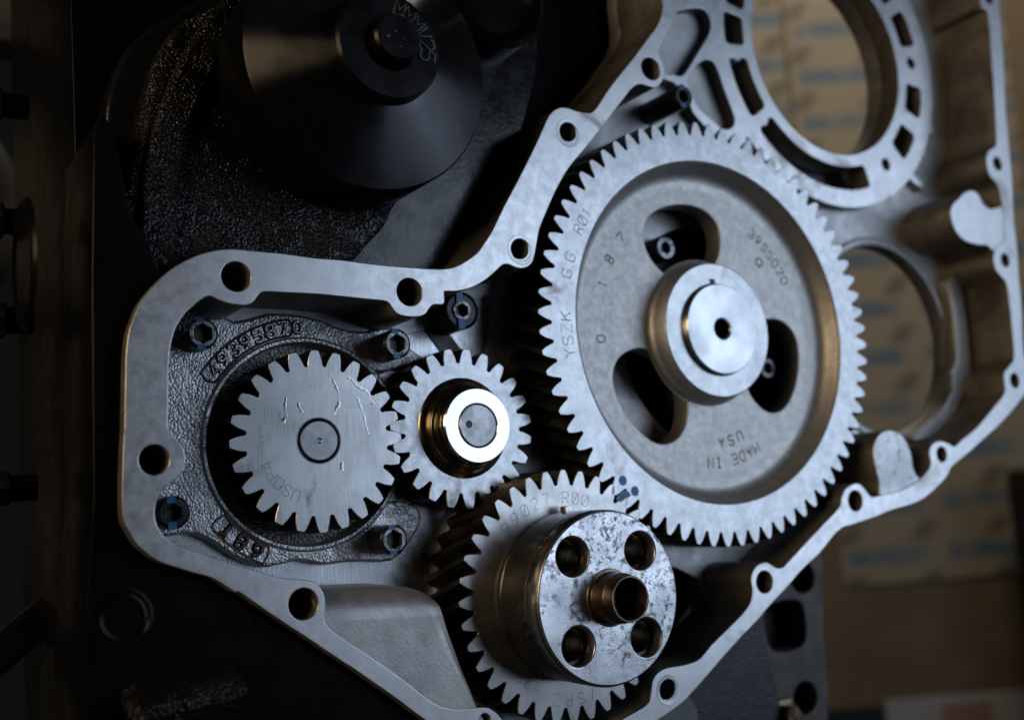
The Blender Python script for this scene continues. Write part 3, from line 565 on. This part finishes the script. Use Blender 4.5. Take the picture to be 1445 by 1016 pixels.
# ================================================================== camshaft gear
cg = thing('camshaft_gear', 'largest gear, with three kidney holes and stamped rim', 'gear', (98.27, 30, 114.64), 'gears of the timing drive')
HW = (.425, .385, .335, .275, .205, .115)
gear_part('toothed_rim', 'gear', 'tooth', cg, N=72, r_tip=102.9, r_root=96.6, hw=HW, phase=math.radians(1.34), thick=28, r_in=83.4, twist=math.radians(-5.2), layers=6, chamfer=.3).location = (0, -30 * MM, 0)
lathe('rim_recess', [(83.45, -29.99), (82.6, -29.4), (81.6, -27), (80.2, -23.6), (78.2, -21.2), (75.2, -19.9), (72.4, -19.56), (70.0, -19.4)], 'gear_web', cg, n=144, smooth=60)
KID = [(60, -21), (53, -27), (42, -28.7), (33, -22), (28, -9), (27.4, 6), (29.4, 19), (36.7, 28), (47.6, 29.6), (56.6, 25.4), (62.4, 18.0), (64.1, 9), (64.2, -2), (63.2, -12.5)]
kid = [smooth_loop([(r * math.cos(math.radians(a + c)), r * math.sin(math.radians(a + c))) for r, a in KID], 4) for c in (99, -140.5, -20)]
plate('web', ring_pts(0, 0, 75, 144), kid, -19.5, -9, 'gear_web', cg, bev=.7)
lathe('hub', [(36.4, -19.3), (34.6, -19.9), (33.5, -21.2), (32.95, -23.0), (32.8, -29.4), (32.4, -29.9)], 'gear_web', cg, n=128, smooth=40)
lathe('hub_face', [(32.5, -29.8), (32.1, -30.0), (22.6, -30.0), (22.2, -29.2)], 'gear', cg, n=128, smooth=40)
lathe('hub_bore', [(22.2, -29.2), (22.2, -12)], 'dark', cg, n=64)
box('notch_shade_block', (3.6, 2, 3.4), 'dark', cg, (-1.0, -29.2, 23.2), bev=.3)  # near-black block standing in for the shade inside the keyway notch
arc_text('stamped_text', 'YSZK', 88.6, -172.5 + 360, 5.6, -30.02, cg, a_end=176.8)
arc_text('stamped_text', 'G.G.', 89.4, 164.4, 5.2, -30.02, cg, a_end=156.8)
arc_text('stamped_text', ['R', '#', '1'], 89.6, 150.2, 5.0, -30.02, cg, a_end=144.0)
arc_text('stamped_numeral', '0', 62.6, 183.1, 4.6, -19.55, cg, rad=.3)
arc_text('stamped_numeral', '1', 63.2, 159.2, 4.6, -19.55, cg, rad=.3)
arc_text('stamped_numeral', '8', 63.7, 147.6, 4.6, -19.55, cg, rad=.3)
arc_text('stamped_numeral', '7', 64.4, 135.6, 4.6, -19.55, cg, rad=.3)
arc_text('stamped_text', 'MADE IN', 63.2, -64.5, 4.8, -19.55, cg, rad=.36, a_end=-93)
arc_text('stamped_text', 'USA', 53.8, -71.5, 4.8, -19.55, cg, rad=.36, a_end=-85)
arc_text('stamped_text', '3955020', 64.6, 53.5, 4.8, -19.55, cg, rad=.36, a_end=26)
lathe('round_stamp', [(2.6, -19.56), (2.2, -19.62), (1.7, -19.56)], 'ink', cg, (55.8 * math.cos(math.radians(41.8)), 0, 55.8 * math.sin(math.radians(41.8))), 24)
for a, r in ((-133.4, 94.3), (-128.5, 94.0)):
    lathe('blue_timing_dot', [(0, -30.0), (1.6, -30.06), (2.1, -30.05), (2.3, -29.99)], 'blue', cg, (r * math.cos(math.radians(a)), 0, r * math.sin(math.radians(a))), 24)
pa = [(96.6, -130.6), (97.6, -131.6), (102.6, -132.4), (102.8, -130.8), (99.6, -129.9), (97.4, -129.0), (96.4, -129.6)]
plate('blue_timing_stripe', smooth_loop([(r * math.cos(math.radians(a)), r * math.sin(math.radians(a))) for r, a in pa], 3), [], -30.07, -29.9, 'blue', cg, bev=.02)

cn = thing('camshaft_end', 'bright turned camshaft end in the hub of the largest gear', 'camshaft', (98.27, 30, 114.64))
lathe('disc', [(22.0, -26), (22.0, -32.2), (21.4, -32.95), (5.6, -33.0), (4.9, -32.3)], 'turned', cn, n=128)
lathe('centre_bore', [(4.9, -32.3), (4.7, -24), (2.2, -20), (0, -20)], 'thread', cn, n=48)

# ================================================================== crankshaft gear and nose
kg = thing('crankshaft_gear', 'crankshaft gear at bottom centre carrying the drilled flange', 'gear', (0, 40, 0), 'gears of the timing drive')
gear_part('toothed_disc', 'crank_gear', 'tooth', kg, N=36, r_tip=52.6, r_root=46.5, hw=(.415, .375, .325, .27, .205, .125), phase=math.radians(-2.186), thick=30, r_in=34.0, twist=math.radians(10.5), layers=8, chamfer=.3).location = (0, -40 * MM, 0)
arc_text('stamped_text', '99#27', 41.2, 133.5, 4.9, -40.02, kg, rad=.11, a_end=101)
arc_text('stamped_text', ['R', '#', '#'], 40.6, 87, 4.9, -40.02, kg, rad=.11, a_end=72.5)
arc_text('stamped_text', 'USA', 39.6, 175, 4.4, -40.02, kg, rad=.10, a_end=158)
arc_text('stamped_text', 'lll', 40.2, -171, 3.6, -40.02, kg, rad=.10, a_end=-176)
arc_text('stamped_text', 'CC', 40.0, -149, 4.2, -40.02, kg, rad=.10, a_end=-160)
arc_text('stamped_text', '.V28.', 40.4, -112, 4.2, -40.02, kg, rad=.10, a_end=-138)
arc_text('stamped_text', '/SPZ', 43.0, -79, 4.6, -40.02, kg, rad=.12, a_end=-103)

ck = thing('crankshaft_nose', 'crankshaft end flange with four threaded holes and rusty centre tube', 'crankshaft', (0, 40, 0))
lathe('barrel', [(35.0, -30), (35.0, -41.0), (34.2, -41.3), (34.2, -42.4), (35.0, -42.8), (35.0, -60.4), (34.6, -60.7), (34.6, -61.2), (35.0, -61.5), (35.0, -67.4), (34.4, -68.6)], 'barrel', ck, n=160)
cholepos = [(-16.6, 17.6), (17.0, 17.0), (-17.0, -17.0), (16.6, -17.8)]
plate('end_face', ring_pts(0, 0, 34.4, 144), [ring_pts(x, z, 7.7, 48) for x, z in cholepos], -69.5, -64, 'crank_face', ck, bev=.7)
for x, z in cholepos:
    prof = [(7.8, -66.5), (7.75, -63.5)]
    for k in range(14): prof += [(6.6, -63.0 + k * 1.5), (7.4, -62.25 + k * 1.5)]
    prof += [(6.4, -41), (0, -39)]
    lathe('threaded_hole', prof, 'thread', ck, (x, 0, z), 48)
lathe('centre_tube', [(11.6, -69.4), (11.3, -70.0), (10.2, -70.2), (9.9, -71), (9.9, -77.6), (9.2, -78.8), (9.1, -82.6), (8.9, -83.0), (8.3, -83.0), (8.0, -82.4), (7.9, -68)], 'rusty', ck, n=80)
lathe('tube_floor', [(7.9, -71), (5.0, -69.6), (0, -69.2)], 'rusty', ck, n=48)
box('locating_key', (4.4, 3.6, 5.2), 'barrel', ck, (-1.2, -45.2, 34.6), bev=.5)

# ================================================================== cap screws
def hexagon(r): return [(r * math.cos(PI / 6 + PI / 3 * k), r * math.sin(PI / 6 + PI / 3 * k)) for k in range(6)]
def cap_screw(label, x, z, yf, yb, R, rs, marks=True, flange=0.0, face='bolt_face', face_r=None):
    t = thing('cap_screw', label, 'bolt', (x, yb, z), 'socket head cap screws'); h = yf - yb
    lathe('head', [(R * 1.0, 0), (R, h + .9), (R - .35, h + .35), (R - .9, h + .05)], 'bolt', t, n=48)
    fr = face_r or R - .9
    plate('socket_face', ring_pts(0, 0, fr, 48), [hexagon(rs)], h, h + 4.5, face, t, bev=.25)
    lathe('socket_floor', [(0, h + 4.2), (rs + .6, h + 4.2)], 'dark', t, n=24)
    if face_r: lathe('recessed_ring', [(R - .85, h + .08), (R - 1.4, h + .9), (fr, h + .9)], 'bolt', t, n=48)
    if flange: lathe('flange', [(R, -1.6), (R + flange - .4, -1.6), (R + flange, -1.1), (R + flange, 0)], 'bolt', t, n=48)
    if marks:
        for s, a in ((1, 100), (-1, 82)):
            a = math.radians(a); rr = (rs + R) / 2 + .2; w = (R - rs) * .5
            box('paint_mark', (3.0, .12, w * 1.75), 'blue', t, (s * rr * math.cos(a), h - .05 if not face_r else h - .04, s * rr * math.sin(a)), bev=.03)
    return t
cap_screw('blue marked cap screw at the upper left corner of the oil pump', -145.5, 112.7, 18, 30, 6.1, 3.9)
cap_screw('blue marked cap screw on the upper right lobe of the oil pump', -66.4, 108.7, 13, 30, 6.2, 3.9)
cap_screw('dark cap screw at the lower left corner of the oil pump', -158.3, 46.2, 20, 30, 6.2, 3.2, flange=.8, face='bolt')
cap_screw('blue marked cap screw on the lower right lobe of the oil pump', -72.6, 29.1, 14, 30, 6.0, 3.8)
cap_screw('wide black flanged screw with blue stripe above the idler gear', -34.1, 123.5, 14, 34, 8.3, 3.0, face='bolt_face', face_r=4.4)
cap_screw('long black cap screw above the top of the largest gear', 92.0, 231.0, 2, 31, 5.9, 3.4, face='bolt')
cap_screw('cap screw seen through the top kidney hole of the largest gear', 86.9, 158.7, 19.5, 42, 6.4, 3.3, marks=False)
cap_screw('cap screw half hidden behind the hub in the right kidney hole', 150.3, 98.8, 22, 42, 6.0, 3.1, marks=False)

# ================================================================== dark parts below the housing, right
lp = plate('speckled_plate', rel(LOW_PLATE, 130, -60), [], -3, 12, 'speckle', None, bev=.8, loc=(130, 46, -60)); tag(lp, 'dark navy speckled plate below the lower right flange', 'plate')
sb = thing('side_bracket', 'dull brown bracket with round holes at the lower right', 'bracket', (180, 60, -40))
def pr(x, z, r): return ring_pts(x - 180, z + 40, r, 32)
plate('arm', smooth_loop(rel(SIDE_BRACKET, 180, -40), 2), [pr(193.7, -13.9, 8.5), pr(186.7, -77.8, 8.5), smooth_loop([(-16, 12), (8, 14), (12, 2), (8, -10), (-14, -9)], 4)], -5, 12, 'bracket', sb, bev=1.2)
plate('arm_back', rel(SIDE_BRACKET, 180, -40), [], 13, 30, 'dark', sb, bev=1)
gc = plate('lower_cover', rel(GREY_COVER, 45, -60), [], -2, 20, 'grey', None, bev=1.0, loc=(45, 14, -60)); tag(gc, 'plain grey cover edge under the bottom of the flange', 'cover')
nb = thing('oily_bolt', 'shiny oily bolt at the bottom of the brown bracket', 'bolt', (161, 44, -81))
lathe('head', [(0, -6), (5.2, -6), (6.2, -5), (6.2, 0), (9, .2), (9.4, 2), (9.4, 4)], 'thread', nb, n=6, smooth=0)

# ================================================================== blurred workshop behind
YAW = math.radians(-32)
ct = thing('shipping_carton', 'tall tan shipping carton with printed blue wrapping, far behind', 'carton', (0, 0, 0)); ct.location = (1.547, 1.049, .245); ct.scale = (1.69, 1.69, 1.69); ct.rotation_euler = (0, 0, YAW)
box('carton_body', (520, 380, 900), 'card', ct, (30, 195, 60), bev=6)
box('printed_wrapping', (262, 1.5, 720), 'sheet', ct, (32, 3.6, 108), bev=.5)
box('printed_wrapping_upper', (130, 1.5, 560), 'sheet', ct, (-170, 3.6, 240), bev=.5)
wl = box('shipping_label', (190, 1.2, 90), 'label', ct, (28, 3.6, -425), bev=.3)
box('red_print', (56, 1.0, 60), 'red', wl, (-5, -1.0, 6), bev=.2)
dk = thing('dark_cabinet', 'black shape at the right edge beside the carton', 'cabinet', (0, 0, 0)); dk.location = (1.55, .66, -.20); dk.rotation_euler = (0, 0, YAW)
box('side', (150, 260, 440), 'black_satin', dk, (0, 130, 0), bev=10)
lb = thing('grey_machine', 'blurred grey machine behind the left edge of the block', 'machine', (-210, 420, 260))
lathe('round_tank', [(0, -30), (60, -30), (78, -20), (84, 0), (84, 120)], 'grey', lb, (-20, 0, 0), 48)
box('frame_post', (60, 60, 520), 'grey', lb, (-30, 40, -220), bev=12)
box('cross_bar', (220, 40, 36), 'bracket', lb, (30, -40, 118), bev=6)
bp = thing('brown_pipe', 'tapered brown pipe rising behind the top left of the block', 'pipe', (-118, 300, 300))
lathe('pipe', [(0, -70), (8, -70), (14, -10), (18, 70), (0, 70)], 'card', bp, n=32).rotation_euler = (PI / 2, 0, 0)
st = thing('grey_strut', 'slanted grey strut at the lower left edge', 'strut', (-226, 150, -28))
o = box('bar', (120, 10, 16), 'black_gloss', st, (0, 0, 0), bev=3); o.rotation_euler = (0, math.radians(-38), 0)
